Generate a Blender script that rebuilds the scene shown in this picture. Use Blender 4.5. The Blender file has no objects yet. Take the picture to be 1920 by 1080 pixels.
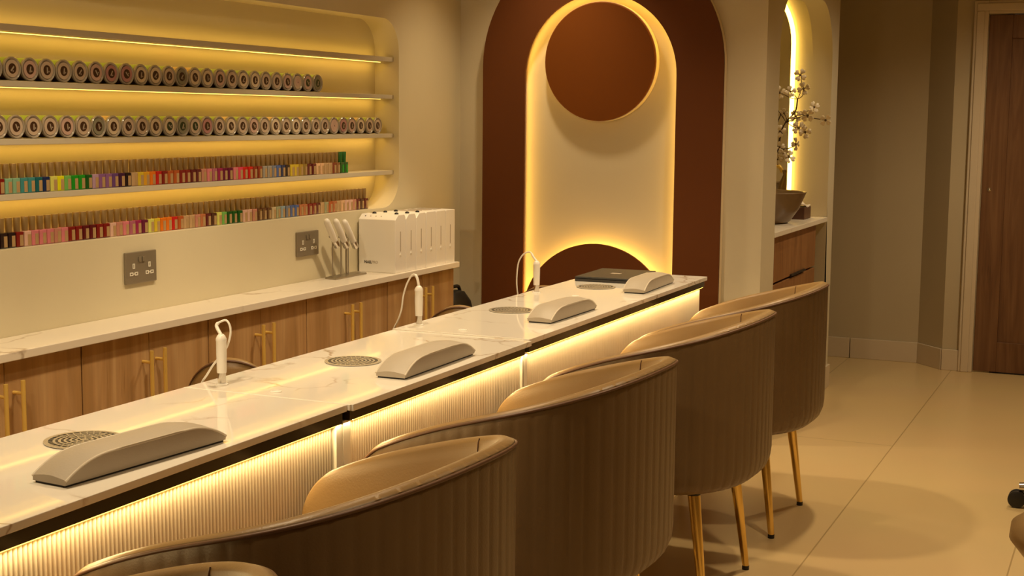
import bpy, bmesh, math, random
from math import sin, cos, pi, radians, sqrt
from mathutils import Vector, Matrix, geometry
random.seed(7)
S = bpy.context.scene
COL = S.collection

# ------------------------------------------------------------------ camera
PITCH, YAW, ROLL, F = 0.12150118, -0.42023515, 0.00881202, 2618.17
fwd = Vector((sin(YAW) * cos(PITCH), cos(YAW) * cos(PITCH), -sin(PITCH)))
right = Vector((cos(YAW), -sin(YAW), 0))
up = right.cross(fwd)
r2 = right * cos(ROLL) + up * sin(ROLL)
u2 = -right * sin(ROLL) + up * cos(ROLL)
cd = bpy.data.cameras.new('camera')
cam = bpy.data.objects.new('camera', cd)
COL.objects.link(cam)
cd.sensor_width = 36
cd.lens = F / 1920 * 36
cd.clip_start = 0.05
m3 = Matrix((r2, u2, -fwd)).transposed()
cam.matrix_world = Matrix.Translation((0, 0, 1.39)) @ m3.to_4x4()
S.camera = cam

# ------------------------------------------------------------------ view, world
S.view_settings.view_transform = 'Standard'
S.view_settings.look = 'None'
S.view_settings.gamma = 1
S.view_settings.use_curve_mapping = False
S.view_settings.exposure = 0.0
S.cycles.use_denoising = True
S.cycles.max_bounces = 8
S.cycles.diffuse_bounces = 5
S.cycles.glossy_bounces = 3
S.cycles.transmission_bounces = 4
S.cycles.caustics_reflective = False
S.cycles.caustics_refractive = False
S.cycles.sample_clamp_indirect = 4
W = bpy.data.worlds.new('world')
S.world = W
W.use_nodes = True
W.node_tree.nodes['Background'].inputs[0].default_value = (1.0, 0.74, 0.42, 1)
W.node_tree.nodes['Background'].inputs[1].default_value = 0.02

WARM = (1.0, 0.775, 0.48)
LEDC = (1.0, 0.56, 0.09)
DESKC = (1.0, 0.72, 0.33)


def spot(name, loc, target, energy, size=95, blend=0.6, radius=0.05, color=WARM):
    ld = bpy.data.lights.new(name, 'SPOT')
    ld.energy = energy
    ld.color = color
    ld.spot_size = radians(size)
    ld.spot_blend = blend
    ld.shadow_soft_size = radius
    o = bpy.data.objects.new(name, ld)
    COL.objects.link(o)
    o.location = loc
    d = Vector(target) - Vector(loc)
    o.rotation_euler = d.to_track_quat('-Z', 'Y').to_euler()
    return o


def area(name, loc, direction, sx, sy, energy, color, yaxis=None):
    """rectangular lamp: sx along local X, sy along local Y, shining along `direction`"""
    ld = bpy.data.lights.new(name, 'AREA')
    ld.shape = 'RECTANGLE'
    ld.size = sx
    ld.size_y = sy
    ld.energy = energy
    ld.color = color
    o = bpy.data.objects.new(name, ld)
    COL.objects.link(o)
    z = -Vector(direction).normalized()
    y = Vector(yaxis or (0, 1, 0)).normalized()
    x = y.cross(z).normalized()
    y = z.cross(x)
    o.matrix_world = Matrix.Translation(loc) @ Matrix((x, y, z)).transposed().to_4x4()
    return o


# recessed ceiling downlights: x, y, power, cone, target offset in x
for (x, y, e, cone, dx) in [(-2.33, 5.42, 54, 92, 0), (-1.95, 4.35, 76, 96, 0), (-1.95, 3.05, 72, 96, 0), (-1.95, 1.7, 80, 96, 0),
                            (-0.90, 5.00, 84, 112, -0.1), (-0.35, 3.4, 76, 106, 0), (-0.35, 1.4, 40, 106, 0),
                            (1.4, 5.6, 30, 106, 0), (1.4, 2.6, 30, 106, 0), (-0.3, 6.9, 95, 140, 0)]:
    spot('downlight_or_fill', (x, y, 2.47), (x + dx, y, 0), e, cone, 0.45 if x == -1.95 else 1.0, 0.05)
spot('downlight_or_fill', (-1.55, 0.5, 2.47), (-2.45, 3.9, 0.9), 84, 62, 1.0, 0.05)  # added fill spot from the camera side, brightens box sides and counter wall
spot('alcove_fill', (-1.66, 6.42, 2.42), (-1.60, 6.62, 1.0), 15, 90, 1.0, 0.04)  # added fill, no such fitting; brightens the backlit blossoms

# ------------------------------------------------------------------ materials
MATS = {}


def mat(name, color, rough=0.5, metal=0.0, spec=0.5, emit=None, estr=0.0, coat=0.0, bump=0.0, bscale=60.0,
        vary=0.0, vscale=3.0, trans=0.0, alpha=1.0):
    m = bpy.data.materials.new(name)
    m.use_nodes = True
    nt = m.node_tree
    b = nt.nodes['Principled BSDF']
    b.inputs['Base Color'].default_value = (*color, 1)
    b.inputs['Roughness'].default_value = rough
    b.inputs['Metallic'].default_value = metal
    b.inputs['Specular IOR Level'].default_value = spec
    b.inputs['Coat Weight'].default_value = coat
    b.inputs['Transmission Weight'].default_value = trans
    if emit:
        b.inputs['Emission Color'].default_value = (*emit, 1)
        b.inputs['Emission Strength'].default_value = estr
    tc = nt.nodes.new('ShaderNodeTexCoord')
    if bump:
        n = nt.nodes.new('ShaderNodeTexNoise')
        n.inputs['Scale'].default_value = bscale
        n.inputs['Detail'].default_value = 4
        nt.links.new(tc.outputs['Object'], n.inputs['Vector'])
        bp = nt.nodes.new('ShaderNodeBump')
        bp.inputs['Strength'].default_value = bump
        bp.inputs['Distance'].default_value = 0.002
        nt.links.new(n.outputs['Fac'], bp.inputs['Height'])
        nt.links.new(bp.outputs['Normal'], b.inputs['Normal'])
    if vary:
        n = nt.nodes.new('ShaderNodeTexNoise')
        n.inputs['Scale'].default_value = vscale
        n.inputs['Detail'].default_value = 3
        nt.links.new(tc.outputs['Object'], n.inputs['Vector'])
        r = nt.nodes.new('ShaderNodeValToRGB')
        r.color_ramp.elements[0].position = 0.3
        r.color_ramp.elements[1].position = 0.7
        r.color_ramp.elements[0].color = (*[c * (1 - vary) for c in color], 1)
        r.color_ramp.elements[1].color = (*[min(1, c * (1 + vary)) for c in color], 1)
        nt.links.new(n.outputs['Fac'], r.inputs['Fac'])
        nt.links.new(r.outputs['Color'], b.inputs['Base Color'])
    MATS[name] = m
    return m


def wood(name, dark, mid, light, scale=(8, 8, 0.75), rough=0.45):
    m = bpy.data.materials.new(name)
    m.use_nodes = True
    nt = m.node_tree
    b = nt.nodes['Principled BSDF']
    b.inputs['Roughness'].default_value = rough
    tc = nt.nodes.new('ShaderNodeTexCoord')
    oi = nt.nodes.new('ShaderNodeObjectInfo')
    ad = nt.nodes.new('ShaderNodeVectorMath')
    ad.operation = 'ADD'
    mp = nt.nodes.new('ShaderNodeMapping')
    mp.inputs['Scale'].default_value = scale
    nt.links.new(tc.outputs['Object'], ad.inputs[0])
    nt.links.new(oi.outputs['Location'], ad.inputs[1])
    nt.links.new(ad.outputs[0], mp.inputs['Vector'])
    n = nt.nodes.new('ShaderNodeTexNoise')
    n.inputs['Scale'].default_value = 1.0
    n.inputs['Detail'].default_value = 6
    n.inputs['Distortion'].default_value = 2.2
    nt.links.new(mp.outputs[0], n.inputs['Vector'])
    r = nt.nodes.new('ShaderNodeValToRGB')
    cr = r.color_ramp
    cr.elements[0].position = 0.32
    cr.elements[0].color = (*dark, 1)
    cr.elements[1].position = 0.68
    cr.elements[1].color = (*light, 1)
    e = cr.elements.new(0.5)
    e.color = (*mid, 1)
    nt.links.new(n.outputs['Fac'], r.inputs['Fac'])
    # fine pores
    mp2 = nt.nodes.new('ShaderNodeMapping')
    mp2.inputs['Scale'].default_value = tuple(s * 9 if s > 5 else s * 2.5 for s in scale)
    nt.links.new(ad.outputs[0], mp2.inputs['Vector'])
    n2 = nt.nodes.new('ShaderNodeTexNoise')
    n2.inputs['Scale'].default_value = 1.0
    n2.inputs['Detail'].default_value = 3
    nt.links.new(mp2.outputs[0], n2.inputs['Vector'])
    mx = nt.nodes.new('ShaderNodeMix')
    mx.data_type = 'RGBA'
    mx.blend_type = 'MULTIPLY'
    mx.inputs[0].default_value = 0.35
    nt.links.new(r.outputs['Color'], mx.inputs[6])
    nt.links.new(n2.outputs['Fac'], mx.inputs[7])
    # knots
    v = nt.nodes.new('ShaderNodeTexVoronoi')
    v.inputs['Scale'].default_value = 1.0
    mp3 = nt.nodes.new('ShaderNodeMapping')
    mp3.inputs['Scale'].default_value = (4, 4, 2.6)
    nt.links.new(ad.outputs[0], mp3.inputs['Vector'])
    ds = nt.nodes.new('ShaderNodeVectorMath')
    ds.operation = 'ADD'
    nt.links.new(mp3.outputs[0], ds.inputs[0])
    nt.links.new(n2.outputs['Color'], ds.inputs[1])
    nt.links.new(ds.outputs[0], v.inputs['Vector'])
    r3 = nt.nodes.new('ShaderNodeValToRGB')
    r3.color_ramp.elements[0].position = 0.02
    r3.color_ramp.elements[0].color = (0.45, 0.38, 0.3, 1)
    r3.color_ramp.elements[1].position = 0.13
    r3.color_ramp.elements[1].color = (1, 1, 1, 1)
    nt.links.new(v.outputs['Distance'], r3.inputs['Fac'])
    mx2 = nt.nodes.new('ShaderNodeMix')
    mx2.data_type = 'RGBA'
    mx2.blend_type = 'MULTIPLY'
    mx2.inputs[0].default_value = 0.8
    nt.links.new(mx.outputs[2], mx2.inputs[6])
    nt.links.new(r3.outputs['Color'], mx2.inputs[7])
    nt.links.new(mx2.outputs[2], b.inputs['Base Color'])
    MATS[name] = m
    return m


def marble(name, base, vein, rough=0.08, scale=1.0):
    m = bpy.data.materials.new(name)
    m.use_nodes = True
    nt = m.node_tree
    b = nt.nodes['Principled BSDF']
    b.inputs['Roughness'].default_value = rough
    tc = nt.nodes.new('ShaderNodeTexCoord')
    oi = nt.nodes.new('ShaderNodeObjectInfo')
    ad = nt.nodes.new('ShaderNodeVectorMath')
    ad.operation = 'ADD'
    nt.links.new(tc.outputs['Object'], ad.inputs[0])
    nt.links.new(oi.outputs['Location'], ad.inputs[1])
    n0 = nt.nodes.new('ShaderNodeTexNoise')
    n0.inputs['Scale'].default_value = 5 * scale
    n0.inputs['Detail'].default_value = 5
    nt.links.new(ad.outputs[0], n0.inputs['Vector'])
    sc = nt.nodes.new('ShaderNodeVectorMath')
    sc.operation = 'SCALE'
    sc.inputs['Scale'].default_value = 0.28
    nt.links.new(n0.outputs['Color'], sc.inputs[0])
    a2 = nt.nodes.new('ShaderNodeVectorMath')
    a2.operation = 'ADD'
    nt.links.new(ad.outputs[0], a2.inputs[0])
    nt.links.new(sc.outputs[0], a2.inputs[1])
    v = nt.nodes.new('ShaderNodeTexVoronoi')
    v.feature = 'DISTANCE_TO_EDGE'
    v.inputs['Scale'].default_value = 3.1 * scale
    nt.links.new(a2.outputs[0], v.inputs['Vector'])
    r = nt.nodes.new('ShaderNodeValToRGB')
    r.color_ramp.elements[0].position = 0.0
    r.color_ramp.elements[0].color = (1, 1, 1, 1)
    r.color_ramp.elements[1].position = 0.022
    r.color_ramp.elements[1].color = (0, 0, 0, 1)
    nt.links.new(v.outputs['Distance'], r.inputs['Fac'])
    n1 = nt.nodes.new('ShaderNodeTexNoise')
    n1.inputs['Scale'].default_value = 2.4 * scale
    nt.links.new(ad.outputs[0], n1.inputs['Vector'])
    r1 = nt.nodes.new('ShaderNodeValToRGB')
    r1.color_ramp.elements[0].position = 0.47
    r1.color_ramp.elements[0].color = (0, 0, 0, 1)
    r1.color_ramp.elements[1].position = 0.62
    r1.color_ramp.elements[1].color = (1, 1, 1, 1)
    nt.links.new(n1.outputs['Fac'], r1.inputs['Fac'])
    mu = nt.nodes.new('ShaderNodeMath')
    mu.operation = 'MULTIPLY'
    nt.links.new(r.outputs['Color'], mu.inputs[0])
    nt.links.new(r1.outputs['Color'], mu.inputs[1])
    mx = nt.nodes.new('ShaderNodeMix')
    mx.data_type = 'RGBA'
    mx.inputs[6].default_value = (*base, 1)
    mx.inputs[7].default_value = (*vein, 1)
    nt.links.new(mu.outputs[0], mx.inputs[0])
    nt.links.new(mx.outputs[2], b.inputs['Base Color'])
    MATS[name] = m
    return m


def tiles(name, base, line):
    m = bpy.data.materials.new(name)
    m.use_nodes = True
    nt = m.node_tree
    b = nt.nodes['Principled BSDF']
    b.inputs['Roughness'].default_value = 0.30
    tc = nt.nodes.new('ShaderNodeTexCoord')
    mp = nt.nodes.new('ShaderNodeMapping')
    mp.inputs['Rotation'].default_value = (0, 0, pi / 2)
    mp.inputs['Location'].default_value = (0.05, 0.3, 0)
    nt.links.new(tc.outputs['Object'], mp.inputs['Vector'])
    br = nt.nodes.new('ShaderNodeTexBrick')
    br.offset = 0.5
    br.inputs['Scale'].default_value = 1.0
    br.inputs['Brick Width'].default_value = 12
    br.inputs['Row Height'].default_value = 0.6
    br.inputs['Mortar Size'].default_value = 0.0028
    br.inputs['Mortar Smooth'].default_value = 0.2
    br.inputs['Color1'].default_value = (*base, 1)
    br.inputs['Color2'].default_value = (*[c * 0.97 for c in base], 1)
    br.inputs['Mortar'].default_value = (*line, 1)
    nt.links.new(mp.outputs[0], br.inputs['Vector'])
    n = nt.nodes.new('ShaderNodeTexNoise')
    n.inputs['Scale'].default_value = 2.2
    n.inputs['Detail'].default_value = 5
    nt.links.new(tc.outputs['Object'], n.inputs['Vector'])
    mx = nt.nodes.new('ShaderNodeMix')
    mx.data_type = 'RGBA'
    mx.blend_type = 'MULTIPLY'
    mx.inputs[0].default_value = 0.10
    nt.links.new(br.outputs['Color'], mx.inputs[6])
    nt.links.new(n.outputs['Color'], mx.inputs[7])
    nt.links.new(mx.outputs[2], b.inputs['Base Color'])
    MATS[name] = m
    return m


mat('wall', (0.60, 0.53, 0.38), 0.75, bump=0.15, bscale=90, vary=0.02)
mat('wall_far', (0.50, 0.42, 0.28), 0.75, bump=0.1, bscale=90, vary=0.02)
mat('ceiling', (0.72, 0.64, 0.48), 0.8, bump=0.1)
mat('niche', (0.66, 0.59, 0.41), 0.6, bump=0.1, bscale=80, vary=0.02)
mat('trim', (0.62, 0.52, 0.38), 0.45, vary=0.02)
mat('cream', (0.80, 0.68, 0.48), 0.5, vary=0.02)
mat('brown_disc', (0.165, 0.044, 0.001), 0.7, spec=0.2, vary=0.03)
mat('brown', (0.115, 0.030, 0.002), 0.65, spec=0.3, bump=0.05, vary=0.04, vscale=2)
mat('shelf_white', (0.56, 0.50, 0.38), 0.4, vary=0.03)
mat('white_plastic', (0.86, 0.82, 0.74), 0.3, vary=0.02)
mat('box_white', (0.88, 0.84, 0.77), 0.38, vary=0.02)
mat('panel_white', (0.78, 0.68, 0.55), 0.5, vary=0.02)
mat('apron', (0.035, 0.027, 0.012), 0.22, vary=0.1)
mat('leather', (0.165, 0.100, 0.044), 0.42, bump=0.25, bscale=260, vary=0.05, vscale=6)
mat('leather_lit', (0.27, 0.165, 0.064), 0.40, bump=0.25, bscale=260, vary=0.05, vscale=6)  # lighter copy of leather, light on upward and inner faces painted in
mat('piping', (0.13, 0.062, 0.032), 0.45, vary=0.05)
mat('pad', (0.42, 0.36, 0.28), 0.5, bump=0.2, bscale=240, vary=0.03, vscale=8)
mat('pad_piping', (0.60, 0.53, 0.42), 0.4, vary=0.03)
mat('gold', (0.86, 0.60, 0.20), 0.16, metal=1.0, vary=0.03)
mat('brass', (0.88, 0.62, 0.16), 0.35, metal=0.45, vary=0.04)
mat('black', (0.012, 0.010, 0.009), 0.45, vary=0.1)
mat('black_glass', (0.018, 0.016, 0.014), 0.18, vary=0.1)
mat('laptop_grey', (0.035, 0.032, 0.03), 0.4, metal=0.1, vary=0.03)
mat('chrome', (0.62, 0.58, 0.52), 0.16, metal=1.0, vary=0.03)
mat('steel', (0.42, 0.37, 0.30), 0.35, metal=1.0, vary=0.04)
mat('socket_grey', (0.26, 0.22, 0.16), 0.42, metal=0.4, vary=0.06)
mat('socket_white', (0.80, 0.76, 0.66), 0.4, vary=0.02)
mat('vent_dark', (0.03, 0.024, 0.016), 0.6, vary=0.1)
mat('cap_bronze', (0.29, 0.185, 0.068), 0.42, metal=0.35, vary=0.04, vscale=40)
mat('label_tan', (0.42, 0.27, 0.12), 0.5, vary=0.05, vscale=60)
mat('vent_metal', (0.62, 0.56, 0.45), 0.35, metal=0.6, vary=0.05, vscale=30)
mat('jar_ring', (0.36, 0.31, 0.24), 0.14, vary=0.08, vscale=40)
mat('jar_green', (0.30, 0.42, 0.05), 0.35, vary=0.1, vscale=30)
mat('jar_gold', (0.62, 0.42, 0.16), 0.35, vary=0.1, vscale=30)
mat('jar_shade', (0.045, 0.02, 0.012), 0.4, vary=0.1)  # dark jar body colour stands in for the shadow between jars
mat('glyph', (0.40, 0.33, 0.25), 0.5, vary=0.05)
for k, c in dict(tan=(0.54, 0.42, 0.31), pinkish=(0.56, 0.38, 0.31), rose=(0.46, 0.23, 0.22), pale=(0.66, 0.54, 0.38),
                 green=(0.25, 0.235, 0.16), brown=(0.30, 0.20, 0.12)).items():
    mat('lid_' + k, c, 0.35, vary=0.05, vscale=40)
mat('lid_dark', (0.055, 0.022, 0.008), 0.35, vary=0.1, vscale=60)
mat('lid_darkgreen', (0.03, 0.045, 0.012), 0.35, vary=0.1, vscale=60)
mat('led', (1, 0.8, 0.4), 0.5, emit=(1.0, 0.62, 0.11), estr=4.0)
mat('led_arch', (1, 0.8, 0.4), 0.5, emit=LEDC, estr=17.0)
mat('led_white', (1, 0.95, 0.7), 0.5, emit=(1.0, 0.62, 0.12), estr=8.0)
mat('mirror', (0.80, 0.76, 0.68), 0.03, metal=1.0)
mat('stone_bowl', (0.17, 0.105, 0.05), 0.3, vary=0.08)
mat('petal', (0.90, 0.80, 0.62), 0.6, vary=0.06, vscale=30)
mat('twig', (0.055, 0.025, 0.012), 0.7, vary=0.2, vscale=30)
mat('flower_core', (0.12, 0.07, 0.02), 0.7, vary=0.2, vscale=60)
mat('tissue', (0.75, 0.68, 0.58), 0.8, vary=0.03)
mat('dark_wood_box', (0.10, 0.04, 0.02), 0.5, vary=0.1)
mat('print_dark', (0.06, 0.045, 0.035), 0.5, vary=0.05)
mat('grey_mark', (0.45, 0.38, 0.30), 0.5, vary=0.05)
wood('oak', (0.46, 0.26, 0.10), (0.56, 0.33, 0.145), (0.66, 0.42, 0.20))
wood('oak_dark', (0.15, 0.062, 0.022), (0.19, 0.085, 0.032), (0.23, 0.11, 0.044), (16, 16, 1.2))
wood('oak_vanity', (0.26, 0.11, 0.035), (0.32, 0.145, 0.05), (0.38, 0.185, 0.07), (10, 10, 1.2))
marble('marble_desk', (0.84, 0.79, 0.70), (0.40, 0.27, 0.15), 0.045)
marble('marble_counter', (0.82, 0.75, 0.64), (0.30, 0.19, 0.10), 0.25, 0.8)
tiles('floor_tiles', (0.66, 0.48, 0.235), (0.42, 0.29, 0.125))


# ------------------------------------------------------------------ mesh helpers
class B:
    def __init__(s):
        s.v = []
        s.f = []

    def add(s, vs, fs):
        o = len(s.v)
        s.v += [tuple(p) for p in vs]
        s.f += [tuple(o + i for i in f) for f in fs]
        return s

    def box(s, x0, x1, y0, y1, z0, z1):
        vs = [(x, y, z) for z in (z0, z1) for y in (y0, y1) for x in (x0, x1)]
        return s.add(vs, [(0, 2, 3, 1), (4, 5, 7, 6), (0, 1, 5, 4), (2, 6, 7, 3), (0, 4, 6, 2), (1, 3, 7, 5)])

    def tube(s, pts, rad, n=10, caps=True):
        pts = [Vector(p) for p in pts]
        rads = rad if isinstance(rad, (list, tuple)) else [rad] * len(pts)
        d0 = (pts[1] - pts[0]).normalized()
        a = Vector((0, 0, 1)) if abs(d0.z) < 0.9 else Vector((1, 0, 0))
        x = d0.cross(a).normalized()
        vs = []
        for i, p in enumerate(pts):
            if i == 0:
                d = pts[1] - pts[0]
            elif i == len(pts) - 1:
                d = pts[-1] - pts[-2]
            else:
                d = (pts[i + 1] - pts[i]).normalized() + (pts[i] - pts[i - 1]).normalized()
            d.normalize()
            x = (x - d * x.dot(d)).normalized()
            y = d.cross(x)
            for k in range(n):
                t = 2 * pi * k / n
                vs.append(p + (x * cos(t) + y * sin(t)) * rads[i])
        fs = []
        for i in range(len(pts) - 1):
            for k in range(n):
                k2 = (k + 1) % n
                fs.append((i * n + k, i * n + k2, (i + 1) * n + k2, (i + 1) * n + k))
        if caps:
            fs.append(tuple(range(n))[::-1])
            fs.append(tuple((len(pts) - 1) * n + k for k in range(n)))
        return s.add(vs, fs)

    def lathe(s, prof, n=24, M=None, closed=True):
        """prof: (r, z) list, around local Z, placed with matrix M"""
        M = M or Matrix()
        vs = []
        for r, z in prof:
            for k in range(n):
                t = 2 * pi * k / n
                vs.append(M @ Vector((r * cos(t), r * sin(t), z)))
        fs = []
        for i in range(len(prof) - 1):
            for k in range(n):
                k2 = (k + 1) % n
                fs.append((i * n + k, i * n + k2, (i + 1) * n + k2, (i + 1) * n + k))
        if closed:
            fs.append(tuple(range(n))[::-1])
            fs.append(tuple((len(prof) - 1) * n + k for k in range(n)))
        return s.add(vs, fs)

    def plate(s, outer, holes, M, t0, t1):
        """2-D outline with holes extruded between local depths t0 and t1; M maps (a, b, t) to 3-D"""
        loops = [outer] + list(holes)
        flat = [p for l in loops for p in l]
        tris = geometry.tessellate_polygon([[Vector((p[0], p[1], 0)) for p in l] for l in loops])
        n = len(flat)
        vs = [M(p[0], p[1], t0) for p in flat] + [M(p[0], p[1], t1) for p in flat]
        fs = [tuple(t) for t in tris] + [tuple(n + i for i in t[::-1]) for t in tris]
        o = 0
        for l in loops:
            for k in range(len(l)):
                k2 = (k + 1) % len(l)
                fs.append((o + k, o + k2, n + o + k2, n + o + k))
            o += len(l)
        return s.add(vs, fs)

    def build(s, name, m, parent=None, smooth=None, bevel=0.0, seg=2, recalc=True):
        me = bpy.data.meshes.new(name)
        me.from_pydata(s.v, [], s.f)
        bm = bmesh.new()
        bm.from_mesh(me)
        if recalc:
            bmesh.ops.recalc_face_normals(bm, faces=bm.faces)
        if bevel:
            es = [e for e in bm.edges if len(e.link_faces) == 2 and e.calc_face_angle(0) > 0.6]
            bmesh.ops.bevel(bm, geom=es, offset=bevel, segments=seg, affect='EDGES', clamp_overlap=True, profile=0.5)
        if smooth is not None:
            for f in bm.faces:
                f.smooth = True
            for e in bm.edges:
                if len(e.link_faces) == 2 and e.calc_face_angle(0) > radians(smooth):
                    e.smooth = False
        bm.to_mesh(me)
        bm.free()
        me.materials.append(MATS[m] if isinstance(m, str) else m)
        o = bpy.data.objects.new(name, me)
        COL.objects.link(o)
        if parent:
            o.parent = parent
        return o


def tag(o, label=None, cat=None, group=None, kind=None):
    if label:
        o['label'] = label
    if cat:
        o['category'] = cat
    if group:
        o['group'] = group
    if kind:
        o['kind'] = kind
    return o


def thing(name, label, cat, loc=(0, 0, 0), rz=0.0, group=None):
    o = bpy.data.objects.new(name, None)
    o.empty_display_size = 0.05
    COL.objects.link(o)
    o.location = loc
    o.rotation_euler = (0, 0, rz)
    return tag(o, label, cat, group)


def copy_tree(o, parent=None):
    c = o.copy()
    COL.objects.link(c)
    c.parent = parent
    for ch in list(o.children):
        copy_tree(ch, c)
    return c


def struct(o):
    o['kind'] = 'structure'
    return o


def rrect(a0, a1, b0, b1, r, n=10):
    pts = []
    for cx, cy, t0 in ((a1 - r, b1 - r, 0), (a0 + r, b1 - r, pi / 2), (a0 + r, b0 + r, pi), (a1 - r, b0 + r, 1.5 * pi)):
        for k in range(n + 1):
            t = t0 + pi / 2 * k / n
            pts.append((cx + r * cos(t), cy + r * sin(t)))
    return pts


def arch(cx, w, z0, zs, n=40):
    """outline of a round-topped arch, half width w, springing at zs"""
    pts = [(cx + w, z0)]
    for k in range(n + 1):
        t = pi * k / n
        pts.append((cx + w * cos(t), zs + w * sin(t)))
    pts.append((cx - w, z0))
    return pts


def rect(a0, a1, b0, b1):
    return [(a0, b0), (a1, b0), (a1, b1), (a0, b1)]


YZ = lambda a, b, t: (t, a, b)      # outline in y,z; thickness in x
XZ = lambda a, b, t: (a, t, b)      # outline in x,z; thickness in y
XY = lambda a, b, t: (a, b, t)

# ------------------------------------------------------------------ room
XL = -2.86       # face of the left wall
YB = 5.80        # face of the wall with the arch
XR = -1.44       # wall with the wash alcove
YF = 8.25
CEIL = 2.5
struct(B().box(-4.0, 2.9, -1.6, 8.6, -0.1, 0).build('floor', 'floor_tiles'))
struct(B().box(-4.0, 2.9, -1.6, 8.6, CEIL, CEIL + 0.1).build('ceiling', 'ceiling'))
NX = XL - 0.115  # back of the shelving niche
NY0, NY1, NZ0, NZ1 = 1.70, 5.216, 1.012, 1.79
b = B().plate(rect(-1.5, YB, 0, CEIL), [rrect(NY0, NY1, NZ0, NZ1, 0.13)], YZ, XL, NX)
b.box(NX - 0.1, NX, -1.5, YB, 0, CEIL)
struct(b.build('wall_left', 'niche', smooth=30))
b = B().box(NX - 0.1, -1.60, YB, YB + 0.10, 0, CEIL)
b.box(-1.60, XR, YB, YB + 0.10, 0, CEIL)
struct(b.build('wall_back', 'wall'))
# wall facing right, with the rounded opening of the wash alcove
AY0, AY1 = 6.033, 7.15
op = rrect(AY0, AY1, 0.0, 1.965, 0.28, 14)
op = [p for p in op if p[1] > 0.27]
op = [(AY1, 0.02)] + [p for p in op] + [(AY0, 0.02)]
b = B().plate(rect(YB + 0.10, 7.30, 0, CEIL), [op], YZ, XR, XR - 0.10)
struct(b.build('wall_alcove', 'wall', smooth=30))
b = B()
b.box(-2.56, -2.46, YB + 0.10, AY1, 0, CEIL)
b.box(-2.56, XR - 0.10, AY1, 7.30, 0, CEIL)
b.box(-2.46, XR - 0.10, YB + 0.10, AY0, 0, CEIL)
struct(b.build('wall_alcove_inner', 'wall'))
# far wall with a slanted return towards the door
b = B()
poly = [(-4.0, YF), (-1.112, YF), (-0.955, 8.085), (-0.70, 8.10), (-0.70, 8.60), (-4.0, 8.60)]
b.plate(poly, [], XY, 0, CEIL)
b.box(-0.70, 0.10, 8.10, 8.60, 2.03, CEIL)
b.box(0.10, 2.9, 8.10, 8.60, 0, CEIL)
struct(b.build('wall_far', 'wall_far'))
struct(B().box(2.8, 2.9, -1.6, 8.1, 0, CEIL).build('wall_right', 'wall'))
struct(B().box(-4.0, 2.8, -1.6, -1.5, 0, CEIL).build('wall_rear', 'wall'))
struct(B().box(-4.0, -3.9, 5.9, 8.25, 0, CEIL).build('wall_corridor', 'wall'))
# skirting tiles
b = B()
for x0, x1 in ((-2.4, -1.97), (-1.965, -1.50), (-1.495, -1.112)):
    b.box(x0, x1, YF - 0.014, YF, 0, 0.118)
b.add([(-1.112, YF - 0.014, 0), (-0.962, 8.072, 0), (-0.955, 8.085, 0), (-1.112, YF, 0),
       (-1.112, YF - 0.014, 0.118), (-0.962, 8.072, 0.118), (-0.955, 8.085, 0.118), (-1.112, YF, 0.118)],
      [(0, 1, 5, 4), (4, 5, 6, 7), (0, 3, 2, 1), (1, 2, 6, 5), (0, 4, 7, 3), (2, 3, 7, 6)])
b.box(-0.955, -0.865, 8.072, 8.085, 0, 0.118)
struct(b.build('baseboard_far', 'trim', bevel=0.002))
struct(B().box(XR, XR + 0.014, 7.16, 7.30, 0, 0.118).build('baseboard_alcove', 'trim', bevel=0.002))
# door and architrave
DX0, DX1, DZ = -0.79, 0.03, 1.965
b = B()
b.box(-0.865, DX0, 8.06, 8.10, 0, 2.04)
b.box(DX0 + 0.0002, DX1 - 0.0002, 8.06, 8.10, DZ + 0.005, 2.04)
b.box(DX1, DX1 + 0.075, 8.06, 8.10, 0, 2.04)
b.box(-0.850, -0.810, 8.05, 8.06, 0, 1.9845)
b.box(-0.850, DX1 + 0.06, 8.05, 8.06, 1.985, 2.025)
struct(b.build('trim_1', 'trim', bevel=0.004))
dr = struct(B().box(DX0 + 0.004, DX1 - 0.004, 8.10, 8.14, 0.008, DZ).build('door_1', 'oak_dark'))
b = B()
for a0, a1 in ((DX0 + 0.004, DX0 + 0.125), (DX1 - 0.125, DX1 - 0.004)):
    b.box(a0, a1, 8.088, 8.10, 0.008, DZ)
for z0, z1 in ((0.008, 0.175), (DZ - 0.125, DZ)):
    b.box(DX0 + 0.125, DX1 - 0.125, 8.088, 8.10, z0, z1)
for c in (-0.52, -0.38, -0.24):
    b.box(c - 0.002, c + 0.002, 8.096, 8.10, 0.175, DZ - 0.125)
b.build('door_stiles', 'oak_dark', dr, bevel=0.003)
kb = B().lathe([(0.0, 0), (0.010, 0), (0.010, 0.004), (0.004, 0.006), (0.0, 0.008)], 12,
               Matrix.Translation((DX0 + 0.045, 8.088, 1.02)) @ Matrix.Rotation(pi / 2, 4, 'X')).build('door_handle', 'chrome', dr)

# ------------------------------------------------------------------ arch feature on the back wall
CX = -2.165


def offset_arch(cx, w, z0, zs, y0, y1, b, n=40, closed_bottom=False):
    pts = [(cx + w, z0), (cx + w, zs * 0.5 + z0 * 0.5)]
    for k in range(n + 1):
        t = pi * k / n
        pts.append((cx + w * cos(t), zs + w * sin(t)))
    pts += [(cx - w, zs * 0.5 + z0 * 0.5), (cx - w, z0)]
    vs = [(p[0], y0, p[1]) for p in pts] + [(p[0], y1, p[1]) for p in pts]
    N = len(pts)
    b.add(vs, [(k, k + 1, N + k + 1, N + k) for k in range(N - 1)])


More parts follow.
